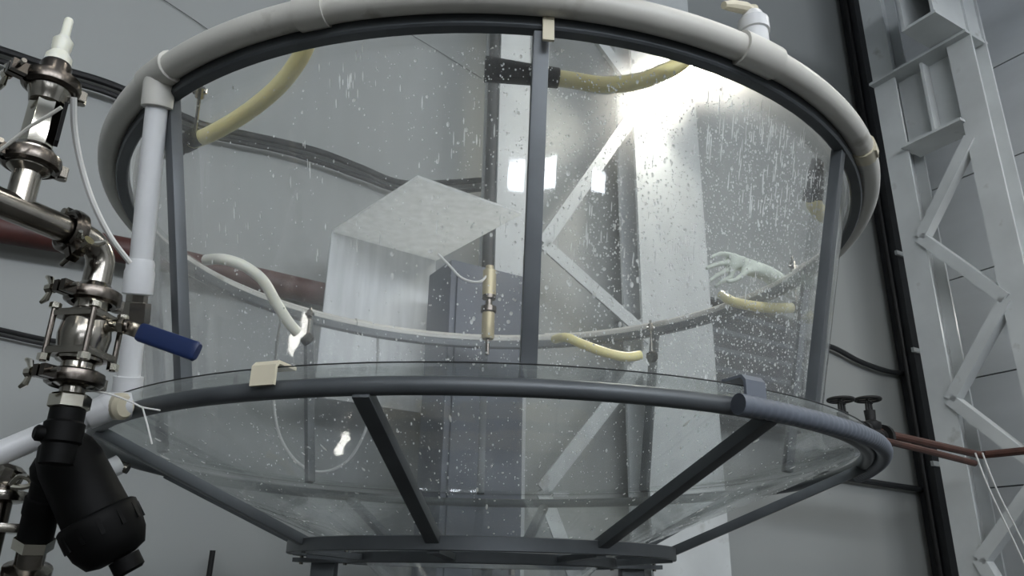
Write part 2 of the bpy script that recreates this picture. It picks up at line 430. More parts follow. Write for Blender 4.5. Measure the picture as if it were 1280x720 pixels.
# dark duct in the corner, with its brackets
d0 = onA(1118, 292, 0.1); dw = (onA(1129, 292, 0.1) - onA(1106, 292, 0.1)).dot(DA)
t = base('duct', V((d0.x, d0.y, 0)), 'dark grey vertical duct left of the corner lattice column', 'duct')
obj('duct_body', MB().box(V((d0.x, d0.y, CEIL / 2)), dw / 2, 0.08, CEIL / 2 - 0.01, (DA, NA, Z)), 'dark_duct', t, bevel=0.01)
obj('riser_pipe', MB().rod(V((d0.x, d0.y, 0.01)) - DA * (dw / 2 + 0.025), V((d0.x, d0.y, CEIL - 0.01)) - DA * (dw / 2 + 0.025), 0.022), 'black_rubber', t)
for px, py in ((1132, 326), (1157, 446), (1186, 585)):
    c = onA(px, py, 0.12)
    obj('bracket', MB().box(V((d0.x, d0.y, c.z)) - NA * 0.09, dw / 2 + 0.03, 0.012, 0.02, (DA, NA, Z)), 'column_paint', t)

# ------------------------------------------------------------------ things on the back wall
def wall_run(name, pix, r, material, label, cat, off=0.04, group=None, k=8, n=8):
    return obj(name, MB().tube(spline([onA(x, y, off) for x, y in pix], k), r, n), material, None, label, cat, group)
wall_run('black_cable', [(-60, 44), (0, 62), (60, 82), (140, 106), (235, 148), (262, 158), (345, 176), (400, 190), (450, 209), (500, 228), (560, 228), (640, 222)], 0.019, 'black_rubber',
         'upper of two thick black cables sagging along the back wall', 'cable')
wall_run('black_cable', [(-60, 58), (0, 76), (60, 95), (140, 118), (235, 162), (262, 170), (345, 187), (400, 203), (450, 221), (500, 238), (560, 240), (640, 233)], 0.015, 'black_rubber',
         'lower of two thick black cables sagging along the back wall', 'cable', 0.05)
wall_run('brown_pipe', [(-80, 270), (0, 286), (155, 313), (300, 345), (412, 370)], 0.062, 'rust_pipe',
         'thick rust-brown pipe running along the back wall behind the steel fittings', 'pipe', 0.12, n=16)
wall_run('grey_cable', [(-40, 404), (0, 412), (55, 424), (120, 434)], 0.011, 'black_rubber', 'upper thin dark cable on the wall left of the ball valve', 'cable', 0.03)
wall_run('grey_cable', [(-40, 411), (0, 419), (55, 431), (120, 441)], 0.006, 'black_rubber', 'lower thin dark cable on the wall left of the ball valve', 'cable', 0.03)
wall_run('wall_cable', [(1000, 425), (1040, 434), (1075, 452), (1110, 464), (1136, 467)], 0.022, 'dark_duct', 'short dark cable sagging on the wall right of the tank', 'cable', 0.05)
wall_run('conduit', [(1020, 590), (1062, 598), (1112, 606), (1152, 612)], 0.024, 'dark_duct', 'thin dark conduit on the wall below the red-brown valve pipes', 'conduit', 0.05)
wall_run('wall_wire', [(180, -16), (205, 0), (250, 30), (300, 66)], 0.002, 'dark_duct', 'thin dark wire slanting across the wall above the white tee', 'wire', 0.01)
wall_run('wall_wire', [(488, 28), (545, 62), (602, 98)], 0.002, 'dark_duct', 'thin dark wire slanting across the wall seen through the tank left of the middle post', 'wire', 0.01)
sp = onA(266, 688, 0.1)
obj('floor_rod', MB().rod(V((sp.x, sp.y, 0)), sp, 0.012), 'iron_dark', None, 'thin dark upright rod against the wall below the tank', 'rod')

# twin valve pipes with hand wheels, right of the tank
OV = 1.05
def gate_valve(px, py, wheel_px, label):
    c = onA(px, py, OV); t = base('gate_valve', c - Z * 0.1, label, 'valve', 'gate valves with hand wheels')
    k = 0.75
    obj('valve_body', MB().lathe(c - Z * 0.12 * k, Z, [(r * k, h * k) for r, h in ((0.05, 0), (0.085, 0.03), (0.085, 0.07), (0.06, 0.1), (0.075, 0.13), (0.075, 0.16), (0.04, 0.18), (0.045, 0.26))], 14), 'iron_dark', t)
    obj('bore', MB().rod(c - DA * 0.1 - Z * 0.045, c + DA * 0.1 - Z * 0.045, 0.045, 12), 'iron_dark', t)
    for e in (-1, 1): obj('flange', MB().rod(c + DA * 0.085 * e - Z * 0.045, c + DA * 0.11 * e - Z * 0.045, 0.075, 16), 'iron_dark', t)
    w = onA(*wheel_px, OV); w = V((c.x, c.y, w.z))
    m = MB()
    for e in (-1, 1): m.rod(c + Z * 0.08 + DA * 0.026 * e, w - Z * 0.02 + DA * 0.022 * e, 0.008, 8)
    m.rod(c + Z * 0.08, w + Z * 0.015, 0.009, 8); m.box(w - Z * 0.02, 0.03, 0.01, 0.006, (DA, NA, Z)); obj('stem', m, 'iron_dark', t)
    m = MB().ring(w, Z, 0.07, 0.0105, 24, 8)
    for q in range(4): m.rod(w, w + (DA * math.cos(q * PI / 2 + 0.4) + NA * math.sin(q * PI / 2 + 0.4)) * 0.068, 0.007, 6)
    obj('hand_wheel', m, 'iron_dark', t)
gate_valve(1090, 535, (1083, 499), 'black gate valve with hand wheel on the end of the red-brown pipe, right one')
gate_valve(1056, 538, (1047, 499), 'black gate valve with hand wheel half hidden by the clear flange, left one')
pR = onA(1226, 569, OV); pE = pR - NA * 1.0 + DA * 0.15
obj('valve_pipe', MB().tube([onA(1098, 540, OV), onA(1160, 554, OV), pR, pR - NA * 0.04, pE], 0.025, 10), 'copper_pipe', None, 'upper red-brown pipe leading from the gate valves to the corner column', 'pipe')
pR2 = onA(1218, 579, OV + 0.06)
obj('valve_pipe', MB().tube([onA(1098, 549, OV + 0.06), onA(1160, 564, OV + 0.06), pR2], 0.021, 10), 'copper_pipe', None, 'lower red-brown pipe just beneath the upper valve pipe', 'pipe')
for i, (pts, lb) in enumerate(((((1219, 566), (1236, 610), (1262, 665), (1290, 725)), 'left of two thin white strings hanging from the red-brown pipe'), (((1228, 566), (1246, 612), (1270, 660), (1300, 720)), 'right of two thin white strings hanging from the red-brown pipe'))):
    obj('string', MB().tube(spline([onA(x, y, OV + 0.1) for x, y in pts]), 0.006, 6), 'white_cord', None, lb, 'string')

# white hood: a level sheet and a back sheet, over a grey machine
hb = 0.62
H0 = on_plane(415, 290, NA, BA - 0.3); zh = H0.z
h_nr = at_z(652, 268, zh); h_nl = at_z(522, 222, zh); h_fr = at_z(545, 326, zh)
t = base('white_hood', V((H0.x, H0.y, zh)) , 'milky white plastic hood on the wall seen through the clear tank', 'hood')
obj('top_sheet', MB().prism([H0, h_nl, h_nr, h_fr], Z * 0.012), 'milky_sheet', t)
zb_ = on_plane(400, 445, NA, BA - 0.3).z
x1 = h_fr - H0
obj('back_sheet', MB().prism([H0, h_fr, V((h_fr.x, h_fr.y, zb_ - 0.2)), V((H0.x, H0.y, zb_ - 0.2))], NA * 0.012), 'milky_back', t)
mc = on_plane(596, 345, NA, BA - 0.62)
mw = (on_plane(642, 345, NA, BA - 0.62) - on_plane(552, 345, NA, BA - 0.62)).dot(DA)
t = base('machine_cabinet', V((mc.x, mc.y, 0)), 'blue-grey machine cabinet standing by the wall beside the white hood', 'cabinet')
obj('cabinet_body', MB().box(V((mc.x, mc.y, mc.z / 2)), mw / 2, 0.13, mc.z / 2, (DA, NA, Z)), 'machine_grey', t, bevel=0.01)
obj('cabinet_door', MB().box(V((mc.x, mc.y, mc.z * 0.5)) - NA * 0.137, mw / 2 - 0.03, 0.008, mc.z / 2 - 0.06, (DA, NA, Z)), 'machine_grey', t, bevel=0.004)
obj('handle', MB().box(V((mc.x, mc.y, mc.z * 0.55)) - NA * 0.155 + DA * mw * 0.35, 0.01, 0.012, 0.06, (DA, NA, Z)), 'stainless', t)

# louvred unit heater
lc = on_plane(945, 440, NA, BA - 0.2)
lw_ = (on_plane(1010, 440, NA, BA - 0.2) - on_plane(893, 440, NA, BA - 0.2)).dot(DA)
lz1 = on_plane(893, 372, NA, BA - 0.2).z; lz0 = on_plane(893, 520, NA, BA - 0.2).z
t = base('louvre_vent', V((lc.x, lc.y, lz0)), 'dark louvred vent box on the wall behind the right part of the tank', 'vent')
hz = (lz1 - lz0) / 2; mz = (lz1 + lz0) / 2
m = MB(); cc = V((lc.x, lc.y, mz))
m.box(cc + NA * 0.17, lw_ / 2, 0.01, hz, (DA, NA, Z))
for e in (-1, 1):
    m.box(cc + NA * 0.09 + DA * (lw_ / 2 - 0.01) * e, 0.01, 0.09, hz, (DA, NA, Z)); m.box(cc + NA * 0.09 + Z * (hz - 0.01) * e, lw_ / 2, 0.09, 0.01, (DA, NA, Z))
obj('housing', m, 'louver_dark', t)
for k in range(6):
    x, y, a = DA, (NA * 0.8 + Z * 0.6), (Z * 0.8 - NA * 0.6)
    obj('louvre', MB().box(cc + NA * 0.06 + Z * (-hz + (k + 0.5) * 2 * hz / 6), lw_ / 2 - 0.02, 0.055, 0.006, (x, y, a)), 'machine_grey', t)

# floodlight on the column behind the tank
fp = on_plane(846, 98, NA, BA - 0.62)
aim = (V((0.05, -0.5, 1.9)) - fp).normalized()
fx, fy, fa = frame_of(aim)
t = base('floodlight', fp, 'glaring floodlight fixed to the lattice column behind the tank', 'lamp')
obj('housing', MB().box(fp - aim * 0.05, 0.11, 0.14, 0.045, (fx, fy, fa)), 'lamp_housing', t, bevel=0.008)
obj('lens', MB().box(fp - aim * 0.009, 0.085, 0.115, 0.006, (fx, fy, fa)), 'lamp_lens', t)
for k in range(5): obj('cooling_fin', MB().box(fp - aim * 0.11 + fy * (k - 2) * 0.05, 0.09, 0.006, 0.016, (fx, fy, fa)), 'lamp_housing', t)
obj('yoke', MB().tube([fp + fy * 0.15 - aim * 0.03, fp + fy * 0.16 - aim * 0.17, fp - aim * 0.18, fp - fy * 0.16 - aim * 0.17, fp - fy * 0.15 - aim * 0.03], 0.008, 6).rod(fp - aim * 0.18, fp - aim * 0.18 + NA * 0.1, 0.012), 'lamp_housing', t)

# ------------------------------------------------------------------ the tank
ZL, RL = EYE + 0.1830 * S, 0.6 * S                 # lower ring
ZU, RU = EYE + 0.6091 * S, 0.6577 * S              # white ring pipe
ZS, RS = EYE + 0.0476 * S, 0.3123 * S              # outlet ring
R_TOP, Z_TOP = 1.056, ZU + 0.0                     # clear wall, top and bottom
R_BOT, Z_BOT = 0.905, ZL + 0.035
tank = base('tank', V((0, 0, 0)), 'large round clear hopper tank in a grey steel frame, wet inside', 'tank')
def wall_R(z): return R_BOT + (R_TOP - R_BOT) * (z - Z_BOT) / (Z_TOP - Z_BOT)
obj('clear_wall', MB().sweep([(R_BOT, Z_BOT), (R_TOP, Z_TOP), (R_TOP + 0.008, Z_TOP), (R_BOT + 0.008, Z_BOT)], n=160), 'acrylic_wet', tank, smooth=50)
RC0, ZC0 = 0.99, ZL + 0.012
RC1, ZC1 = 0.335, ZS - 0.012
obj('clear_cone', MB().sweep([(0.2, ZS - 0.14), (RC1, ZC1), (RC0, ZC0), (RC0 + 0.004, ZC0 - 0.007), (RC1 + 0.004, ZC1 - 0.007), (0.205, ZS - 0.147)], n=160), 'acrylic_cone', tank, smooth=50)
obj('clear_flange', MB().sweep([(0.90, ZL + 0.026), (0.90, ZL + 0.034), (1.036, ZL + 0.034), (1.036, ZL + 0.026)], n=160), 'acrylic_edge', tank)
def round_prof(R, z, r, n=14): return [(R + r * math.cos(2 * PI * k / n), z + r * math.sin(2 * PI * k / n)) for k in range(n)]
def sq_prof(R, z, w, h, c=0.004):
    return [(R - w / 2, z - h / 2 + c), (R - w / 2 + c, z - h / 2), (R + w / 2 - c, z - h / 2), (R + w / 2, z - h / 2 + c), (R + w / 2, z + h / 2 - c), (R + w / 2 - c, z + h / 2), (R - w / 2 + c, z + h / 2), (R - w / 2, z + h / 2 - c)]
obj('lower_ring', MB().sweep(round_prof(RL, ZL - 0.003, 0.0168, 16), n=160), 'frame_steel', tank)
obj('flange_edge', MB().sweep(round_prof(1.0365, ZL + 0.0335, 0.0013, 6), n=160), 'dark_duct', tank)
obj('upper_ring', MB().sweep(sq_prof(1.082, ZU - 0.028, 0.03, 0.034), n=160), 'frame_steel', tank)
obj('outlet_ring', MB().sweep(sq_prof(RS - 0.005, ZS - 0.002, 0.012, 0.032, 0.002), n=120), 'frame_steel', tank)
obj('inner_ring', MB().sweep(sq_prof(0.366, ZS - 0.026, 0.012, 0.028, 0.002), n=100), 'frame_steel', tank)
POSTS = (-42.3, 4.4, 50.8, 96, 139.5, 181, 224, 270)
for a in POSTS:
    p, q = cyl(R_BOT + 0.026, a, Z_BOT - 0.012), cyl(1.079, a, ZU - 0.03)
    obj('post', MB().bar(p, q, 0.031, 0.026, cyl(1, a, 0)), 'frame_steel', tank, bevel=0.004)
RIBS = (-57, -12, 31, 75, 121, 166, 211, 257)
for a in RIBS:
    p, q = cyl(RL + 0.004, a, ZL - 0.013), cyl(RS - 0.012, a, ZS + 0.004)
    obj('rib', MB().bar(p, q, 0.032, 0.024, Z), 'frame_steel', tank, bevel=0.004)
for a in (-57, -12, 31, 75, 121, 166, 211, 257):
    obj('spoke', MB().bar(cyl(RS - 0.01, a, ZS - 0.016), cyl(0.37, a, ZS - 0.026), 0.028, 0.014, Z), 'frame_steel', tank)
for k, a in enumerate((-113, 117, 180)):
    p = cyl(0.515, a, 0)
    l = obj('leg', MB().box(p + Z * (ZS - 0.02) / 2, 0.035, 0.035, (ZS - 0.02) / 2), 'frame_steel', tank, bevel=0.005)
    obj('foot_plate', MB().box(p + Z * 0.006, 0.08, 0.08, 0.006), 'frame_steel', l)
    obj('head_plate', MB().box(p + Z * (ZS - 0.028), 0.085, 0.06, 0.006).box(p + Z * (ZS - 0.012), 0.085, 0.06, 0.004), 'frame_steel', l)
    for e in (-1, 1): obj('bolt', MB().lathe(p + V((0.065 * e, -0.03, ZS - 0.04)), Z, [(0.006, 0), (0.006, 0.05)], 6), 'stainless', l)
# spring clips on the rings
def clip(R, z, a, material, label, h=0.055, w=0.05, d=0.03):
    u = cyl(1, a, 0); tn = V((u.y, -u.x, 0)); c = cyl(R, a, z)
    m = MB(); poly = []
    outer = [(-d, h * 0.5), (d * 0.7, h * 0.5), (d, h * 0.3), (d, -h * 0.5), (d - 0.006, -h * 0.5), (d - 0.006, h * 0.3 - 0.003), (d * 0.7 - 0.002, h * 0.5 - 0.006), (-d, h * 0.5 - 0.006)]
    m.prism([c + u * x + Z * y - tn * w / 2 for x, y in outer], tn * w)
    return obj('clip', m, material, tank, label)
clip(RL, ZL + 0.022, ring_angle(340, 484, RL, ZL), 'cream_plastic', 'cream plastic clip on the lower ring', h=0.045, w=0.05)
clip(RL, ZL + 0.026, ring_angle(932, 505, RL, ZL), 'grey_hose', 'grey clip on the lower ring')
clip(1.082, ZU - 0.03, ring_angle(684, 20, 1.082, ZU - 0.03), 'cream_plastic', 'cream plastic clip on the upper ring', h=0.1, w=0.022, d=0.026)

# drops of water on the clear wall and cone: too many to count
def drops(name, spots, material='water_drop'):
    m = MB()
    for c, nrm, upv, r, L in spots:
        x = nrm.cross(upv).normalized(); b = len(m.v); k = 7
        for i in range(k):
            t = 2 * PI * i / k
            m.v.append(c + x * r * math.cos(t) + upv * (r * L) * math.sin(t))
        for i in range(k):
            t = 2 * PI * i / k
            m.v.append(c + x * r * 0.6 * math.cos(t) + upv * (r * L * 0.66) * math.sin(t) + nrm * r * 0.5)
        m.v.append(c + nrm * r * 0.65)
        for i in range(k):
            j = (i + 1) % k
            m.f.append((b + i, b + j, b + k + j, b + k + i)); m.f.append((b + k + i, b + k + j, b + 2 * k))
    return obj(name, m, material, tank, 'clear water drops and runs', kind='stuff', smooth=80)
slope = math.atan2(R_TOP - R_BOT, Z_TOP - Z_BOT)
def wall_spot(a, z, r, L, inner=False):
    u = cyl(1, a, 0); n = (u * math.cos(slope) - Z * math.sin(slope)); upv = (Z * math.cos(slope) + u * math.sin(slope))
    R = wall_R(z) + (-0.0002 if inner else 0.0082)
    return (cyl(R, a, z), -n if inner else n, upv, r, L)
sp = []
def dens(a, z):
    h = (z - Z_BOT) / (Z_TOP - Z_BOT)
    d = 0.16 + 0.84 / (1 + math.exp(-(a + 1) / 5))
    if a < -12: d *= 0.6
    lamp = math.exp(-((a - 26) / 16) ** 2 - ((h - 0.6) / 0.35) ** 2)
    return min(1.0, d * (0.55 + 0.9 * lamp))
while len(sp) < 8200:
    a = random.uniform(-52, 62); z = random.uniform(Z_BOT + 0.02, Z_TOP - 0.05)
    if random.random() > dens(a, z): continue
    r = min(0.0045, random.lognormvariate(math.log(0.00125), 0.45)); L = 1 + random.random() ** 4 * 1.0
    sp.append(wall_spot(a, z, r, L, True))
for k in range(110):      # runs under the spray
    a = random.gauss(36, 7); h = random.uniform(0.6, 0.93)
    sp.append(wall_spot(a, Z_BOT + h * (Z_TOP - Z_BOT), random.uniform(0.001, 0.0022), random.uniform(4, 16), True))
for a0, h0, s_, n_ in ((-17, 0.84, 2.2, 26), (-3, 0.66, 3, 12), (-22, 0.62, 2, 8), (-33, 0.45, 3, 10), (-16, 0.4, 6, 12), (16, 0.4, 10, 50)):
    for k in range(n_):
        sp.append(wall_spot(random.gauss(a0, s_), Z_BOT + (h0 + random.gauss(0, 0.05)) * (Z_TOP - Z_BOT), random.uniform(0.0008, 0.0018), random.uniform(4, 13), True))
while len(sp) < 9600:     # the far side
    a = random.uniform(110, 250); z = random.uniform(Z_BOT + 0.02, Z_TOP - 0.03)
    sp.append(wall_spot(a, z, random.lognormvariate(math.log(0.0016), 0.4), 1 + random.random(), True))
drops('water_drops', sp)
sp = []
cs = math.atan2(ZC0 - ZC1, RC0 - RC1)
while len(sp) < 520:
    a = random.uniform(-70, 85); f = random.uniform(0.1, 0.97)
    u = cyl(1, a, 0); n = (u * math.sin(cs) - Z * math.cos(cs)); upv = u * math.cos(cs) + Z * math.sin(cs)
    R = RC1 + (RC0 - RC1) * f; z = ZC1 + (ZC0 - ZC1) * f
    sp.append((cyl(R, a, z) + n * 0.0082, n, upv, random.lognormvariate(math.log(0.0014), 0.4), 1 + random.random() ** 4 * 5))
drops('water_drops', sp)

# ------------------------------------------------------------------ white ring pipe round the rim
RP = 0.029
rp = base('ring_pipe', V((0, 0, 0)), 'white plastic supply pipe bent in a ring round the tank rim', 'pipe')
obj('pipe', MB().sweep(round_prof(RU, ZU, RP, 18), n=180), 'pvc_grey', rp, smooth=60)
def sleeve(a, half, r=0.034):
    obj('coupling', MB().sweep(round_prof(RU, ZU, r, 18), a - half, a + half, 8), 'pvc_grey', rp, smooth=60)
aT = ring_angle(197, 88, RU, ZU)
aTap = ring_angle(945, 72, RU, ZU)
for px, py in ((392, 16),): sleeve(ring_angle(px, py, RU, ZU), 1.6)
sleeve(aTap, 2.6, 0.036); sleeve(aT, 2.6, 0.035)
for a in (120, 165, 210, 100): sleeve(a, 1.8)
# tap on top of the ring, right
c = cyl(RU, aTap, ZU); u = cyl(1, aTap, 0)
tap = obj('tap', MB().lathe(c + Z * 0.02, Z, [(0.028, 0), (0.028, 0.035), (0.032, 0.037), (0.032, 0.065), (0.024, 0.075), (0.02, 0.085)], 18), 'pvc_white', rp)
tn = V((-u.y, u.x, 0))
if tn.dot(RT) > 0: tn = -tn
obj('tap_lever', MB().tube([c + Z * 0.108 - tn * 0.01, c + Z * 0.112 + tn * 0.02, c + Z * 0.1 + tn * 0.06, c + Z * 0.09 + tn * 0.085], [0.012, 0.013, 0.012, 0.008], 10).rod(c + Z * 0.085, c + Z * 0.12, 0.014), 'cream_plastic', tap)
# saddle between the right post and the ring
a = ring_angle(1072, 190, RU, ZU)
obj('saddle', MB().sweep([(1.06, ZU - 0.02), (1.06, ZU + 0.012), (1.15, ZU + 0.005), (1.15, ZU - 0.02)], a - 1.0, a + 1.0, 4).sweep(round_prof(RU, ZU, 0.034), a - 1.3, a + 1.3, 4), 'cream_plastic', rp)

# upright white pipe from the ring to the lower ring, left
pt = cyl(RU, aT, ZU)
pb = at_z(157, 508, ZL + 0.03)
ax = (pb - pt); Ln = ax.length; ax = ax.normalized()
up_ = base('upright_pipe', pb, 'white plastic upright pipe with a steel union on the left of the tank', 'pipe')
def along_px(py):      # point on the axis that shows at row py
    lo, hi = 0.0, Ln
    for _ in range(40):
        m_ = (lo + hi) / 2
        if project(pt + ax * m_)[1] < py: lo = m_
        else: hi = m_
    return lo
h1, h2, h3, h4, h5 = (along_px(y) for y in (330, 367, 378, 405, 470))
obj('tee_socket', MB().lathe(pt, ax, [(0.03, 0.0), (0.033, 0.025), (0.033, 0.075), (0.030, 0.077)], 22), 'pvc_grey', up_)
obj('pipe_upper', MB().lathe(pt, ax, [(0.0235, 0.07), (0.0235, h1 + 0.01)], 22), 'pvc_white', up_)
obj('socket', MB().lathe(pt, ax, [(0.026, h1 - 0.01), (0.029, h1), (0.029, h1 + 0.012), (0.031, h1 + 0.018), (0.031, h2), (0.028, h2 + 0.003)], 22), 'pvc_white', up_)
obj('union_nut', MB().lathe(pt, ax, [(0.022, h2), (0.022, h3), (0.03, h3 + 0.001), (0.031, h4 - 0.006), (0.028, h4)], 6), 'stainless', up_)
obj('pipe_lower', MB().lathe(pt, ax, [(0.0235, h4), (0.0235, h5), (0.03, h5 + 0.001), (0.03, Ln - 0.004), (0.026, Ln)], 22), 'pvc_white', up_)

# grey hose wound on the lower ring, right
aG0 = ring_angle(905, 503, RL, ZL); aG1 = ring_angle(1060, 600, RL, ZL)
pts = []; rs = []
for k in range(241):
    f = k / 240; a = aG0 + (aG1 - aG0) * f
    pts.append(cyl(RL + 0.036 - 0.010 * math.sin(f * PI) ** 2 * 0, a, ZL - 0.008 - 0.004 * math.sin(f * 7))); rs.append(0.0180 + 0.0012 * (k % 4 < 2))
gh = base('corrugated_hose', pts[0], 'grey corrugated hose clipped along the outside of the lower ring', 'hose')
obj('hose', MB().tube(pts, rs, 16), 'grey_hose', gh, smooth=70)
obj('hose_end', MB().tube(pts[:5], 0.0197, 16), 'grey_hose', gh)

# ------------------------------------------------------------------ spray hoses inside the tank
def spray_hose(label, pix, r, nozzle=None, hanger=None, material='yellow_hose', nose='flat'):
    P = [Q(x, y, t) for x, y, t in pix]
    t = base('spray_hose', P[0], label, 'hose', 'spray hoses round the tank rim')
    path = spline(P, 7)
    obj('hose', MB().tube(path, r, 14), material, t, smooth=70)
    for e in nozzle or ():
        p0 = P[0] if e[0] == 0 else P[-1]; p1 = Q(*e[1]); d = (p1 - p0); L_ = d.length; dn = d.normalized()
        n = obj('nozzle', MB().lathe(p0 - dn * 0.01, dn, [(r * 1.22, 0), (r * 1.25, 0.03), (r * 0.95, 0.034), (r * 0.95, 0.05)], 16), 'black_plastic', t)
        x, y, a = frame_of(dn, Z)
        w0, w1 = r * 0.9, e[2]
        b = p0 + dn * 0.035; c = p0 + dn * L_
        m = MB(); k = len(m.v)
        for q, hx, hy in ((b, w0, w0), (c, w1, r * 0.45)):
            for sx, sy in ((-1, -1), (1, -1), (1, 1), (-1, 1)): m.v.append(q + x * hx * sx + y * hy * sy)
        m.f += [(0, 1, 5, 4), (1, 2, 6, 5), (2, 3, 7, 6), (3, 0, 4, 7), (0, 3, 2, 1), (4, 5, 6, 7)]
        obj('flat_tip', m, 'black_plastic', n, bevel=0.002)
    if hanger:
        a0, a1 = Q(*hanger[0]), Q(*hanger[1])
        hgr = obj('hanger_rod', MB().rod(a0, a1, 0.0045, 8), 'stainless', t)
        obj('wing_bolt', MB().rod(a0 + (a1 - a0) * 0.12, a0 + (a1 - a0) * 0.3, 0.011, 10).rod(a0 + (a1 - a0) * 0.2 - RT * 0.016, a0 + (a1 - a0) * 0.2 + RT * 0.016, 0.006, 8), 'stainless', hgr)
        dd = (P[0] - P[1]).normalized() if (a1 - P[0]).length < (a1 - P[-1]).length else (P[-1] - P[-2]).normalized()
        obj('hose_clamp', MB().lathe(a1 - dd * 0.012, dd, [(r * 1.15, 0), (r * 1.2, 0.004), (r * 1.2, 0.02), (r * 1.15, 0.024)], 16), 'black_plastic', t)
def tf(a, R=RU, z=ZU): return (cyl(R, a, z) - CAM).dot(FW)
tn1 = 1.52
spray_hose('thick cream-yellow hose curving down from the rim at the upper left', [(236, 177, 1.95), (262, 168, 1.93), (305, 143, 1.88), (346, 110, 1.82), (374, 74, 1.77), (388, 40, 1.73), (394, 8, 1.70)], 0.02,
           nozzle=[(0, (206, 190, 2.0), 0.02)], hanger=((252, 100, 1.86), (243, 172, 1.93)))
spray_hose('cream-yellow hose with a flat black nozzle at the top centre', [(692, 97, 1.62), (720, 101, 1.62), (752, 106, 1.62), (785, 104, 1.63), (815, 97, 1.65), (850, 80, 1.68), (872, 55, 1.7)], 0.0175,
           nozzle=[(0, (606, 86, 1.6), 0.028)])
spray_hose('short cream-yellow hose with a dark nozzle beside the right post', [(1016, 246, 2.1), (1019, 258, 2.1), (1028, 268, 2.12), (1036, 272, 2.14)], 0.021,
           nozzle=[(0, (1022, 200, 2.06), 0.02)])
spray_hose('cream-yellow hose lying over the far rim at the right', [(990, 385, 2.86), (965, 385, 2.84), (938, 382, 2.84), (916, 377, 2.9), (903, 369, 3.02)], 0.019, hanger=((990, 320, 2.98), (996, 384, 2.86)))
spray_hose('cream-yellow hose dipping from the far rim right of the middle post', [(800, 444, 3.05), (782, 446, 3.02), (758, 441, 3.02), (730, 431, 3.05), (708, 422, 3.12), (694, 424, 3.22)], 0.019, hanger=((813, 400, 3.12), (815, 446, 3.05)))
spray_hose('pale hose hanging inside the far left rim beside the brown pipe', [(372, 416, 2.72), (360, 402, 2.7), (345, 378, 2.68), (328, 350, 2.66), (304, 332, 2.64), (278, 324, 2.62), (258, 325, 2.68)], 0.019, material='clear_hose', hanger=((388, 385, 2.86), (384, 424, 2.74)))
# slim probe of two brass tubes on the far rim
pp = Q(612, 345, 2.95)
t = base('probe', pp - Z * 0.28, 'slim probe of two brass tubes standing on the far rim left of the middle post', 'probe')
m = MB().lathe(pp - Z * 0.31, Z, [(0.008, 0), (0.008, 0.06)], 10)
obj('lower_tube', MB().lathe(pp - Z * 0.25, Z, [(0.021, 0), (0.024, 0.01), (0.024, 0.1), (0.018, 0.105)], 16), 'brass', t)
obj('collar', MB().lathe(pp - Z * 0.145, Z, [(0.03, 0), (0.03, 0.02), (0.014, 0.022), (0.014, 0.05), (0.026, 0.052), (0.026, 0.065)], 16), 'stainless_dark', t)
obj('upper_tube', MB().lathe(pp - Z * 0.08, Z, [(0.026, 0), (0.026, 0.1), (0.016, 0.106), (0.016, 0.12)], 16), 'brass', t)
obj('stand', m, 'stainless_dark', t)
obj('probe_lead', MB().tube(spline([pp + Z * 0.02, Q(600, 352, 2.9), Q(578, 348, 2.9), Q(560, 330, 2.92), Q(548, 318, 2.98)]), 0.005, 6), 'white_cord', t)

# solid hand-like form on the far rim, put in for a reflection of hands
wr_ = [(1000, 372, 2.95, 0.045), (965, 345, 2.93, 0.05), (935, 330, 2.91, 0.055), (915, 328, 2.89, 0.05)]
fingers = [[(912, 318, 2.87), (900, 317, 2.84), (888, 322, 2.82)], [(906, 328, 2.86), (893, 331, 2.83), (882, 336, 2.82)], [(908, 338, 2.86), (896, 344, 2.84), (886, 352, 2.83)], [(914, 346, 2.87), (903, 352, 2.86), (893, 359, 2.86)], [(930, 342, 2.84), (920, 350, 2.82), (908, 352, 2.81)]]
me = bpy.data.meshes.new('reflected_hand'); gv = []; ge = []; gr = []
L0 = Q(960, 345, 2.93)
for i, (x, y, t_, r) in enumerate(wr_):
    gv.append(Q(x, y, t_) - L0); gr.append(r)
    if i: ge.append((i - 1, i))
for f in fingers:
    prev = 3 if f is not fingers[4] else 2
    for j, (x, y, t_) in enumerate(f):
        gv.append(Q(x, y, t_) - L0); gr.append(0.016 - 0.002 * j); ge.append((prev, len(gv) - 1)); prev = len(gv) - 1
me.from_pydata([tuple(v) for v in gv], ge, [])
go = bpy.data.objects.new('reflected_hand', me); COL.objects.link(go); go.location = L0
sk = go.modifiers.new('skin', 'SKIN'); sk.branch_smoothing = 0.4
for i, sv in enumerate(me.skin_vertices[0].data): sv.radius = (gr[i] * 0.75, gr[i] * 0.6); sv.use_root = (i == 0)
ss = go.modifiers.new('sub', 'SUBSURF'); ss.levels = 2; ss.render_levels = 2
me.materials.append(MATS['hand_form'])
dg = bpy.context.evaluated_depsgraph_get(); me2 = bpy.data.meshes.new_from_object(go.evaluated_get(dg)); go.modifiers.clear(); go.data = me2
if not me2.materials: me2.materials.append(MATS['hand_form'])
for p in me2.polygons: p.use_smooth = True
tag(go, 'pale hand-like form with spread fingers, put in for a reflection at the right', 'hand_form')

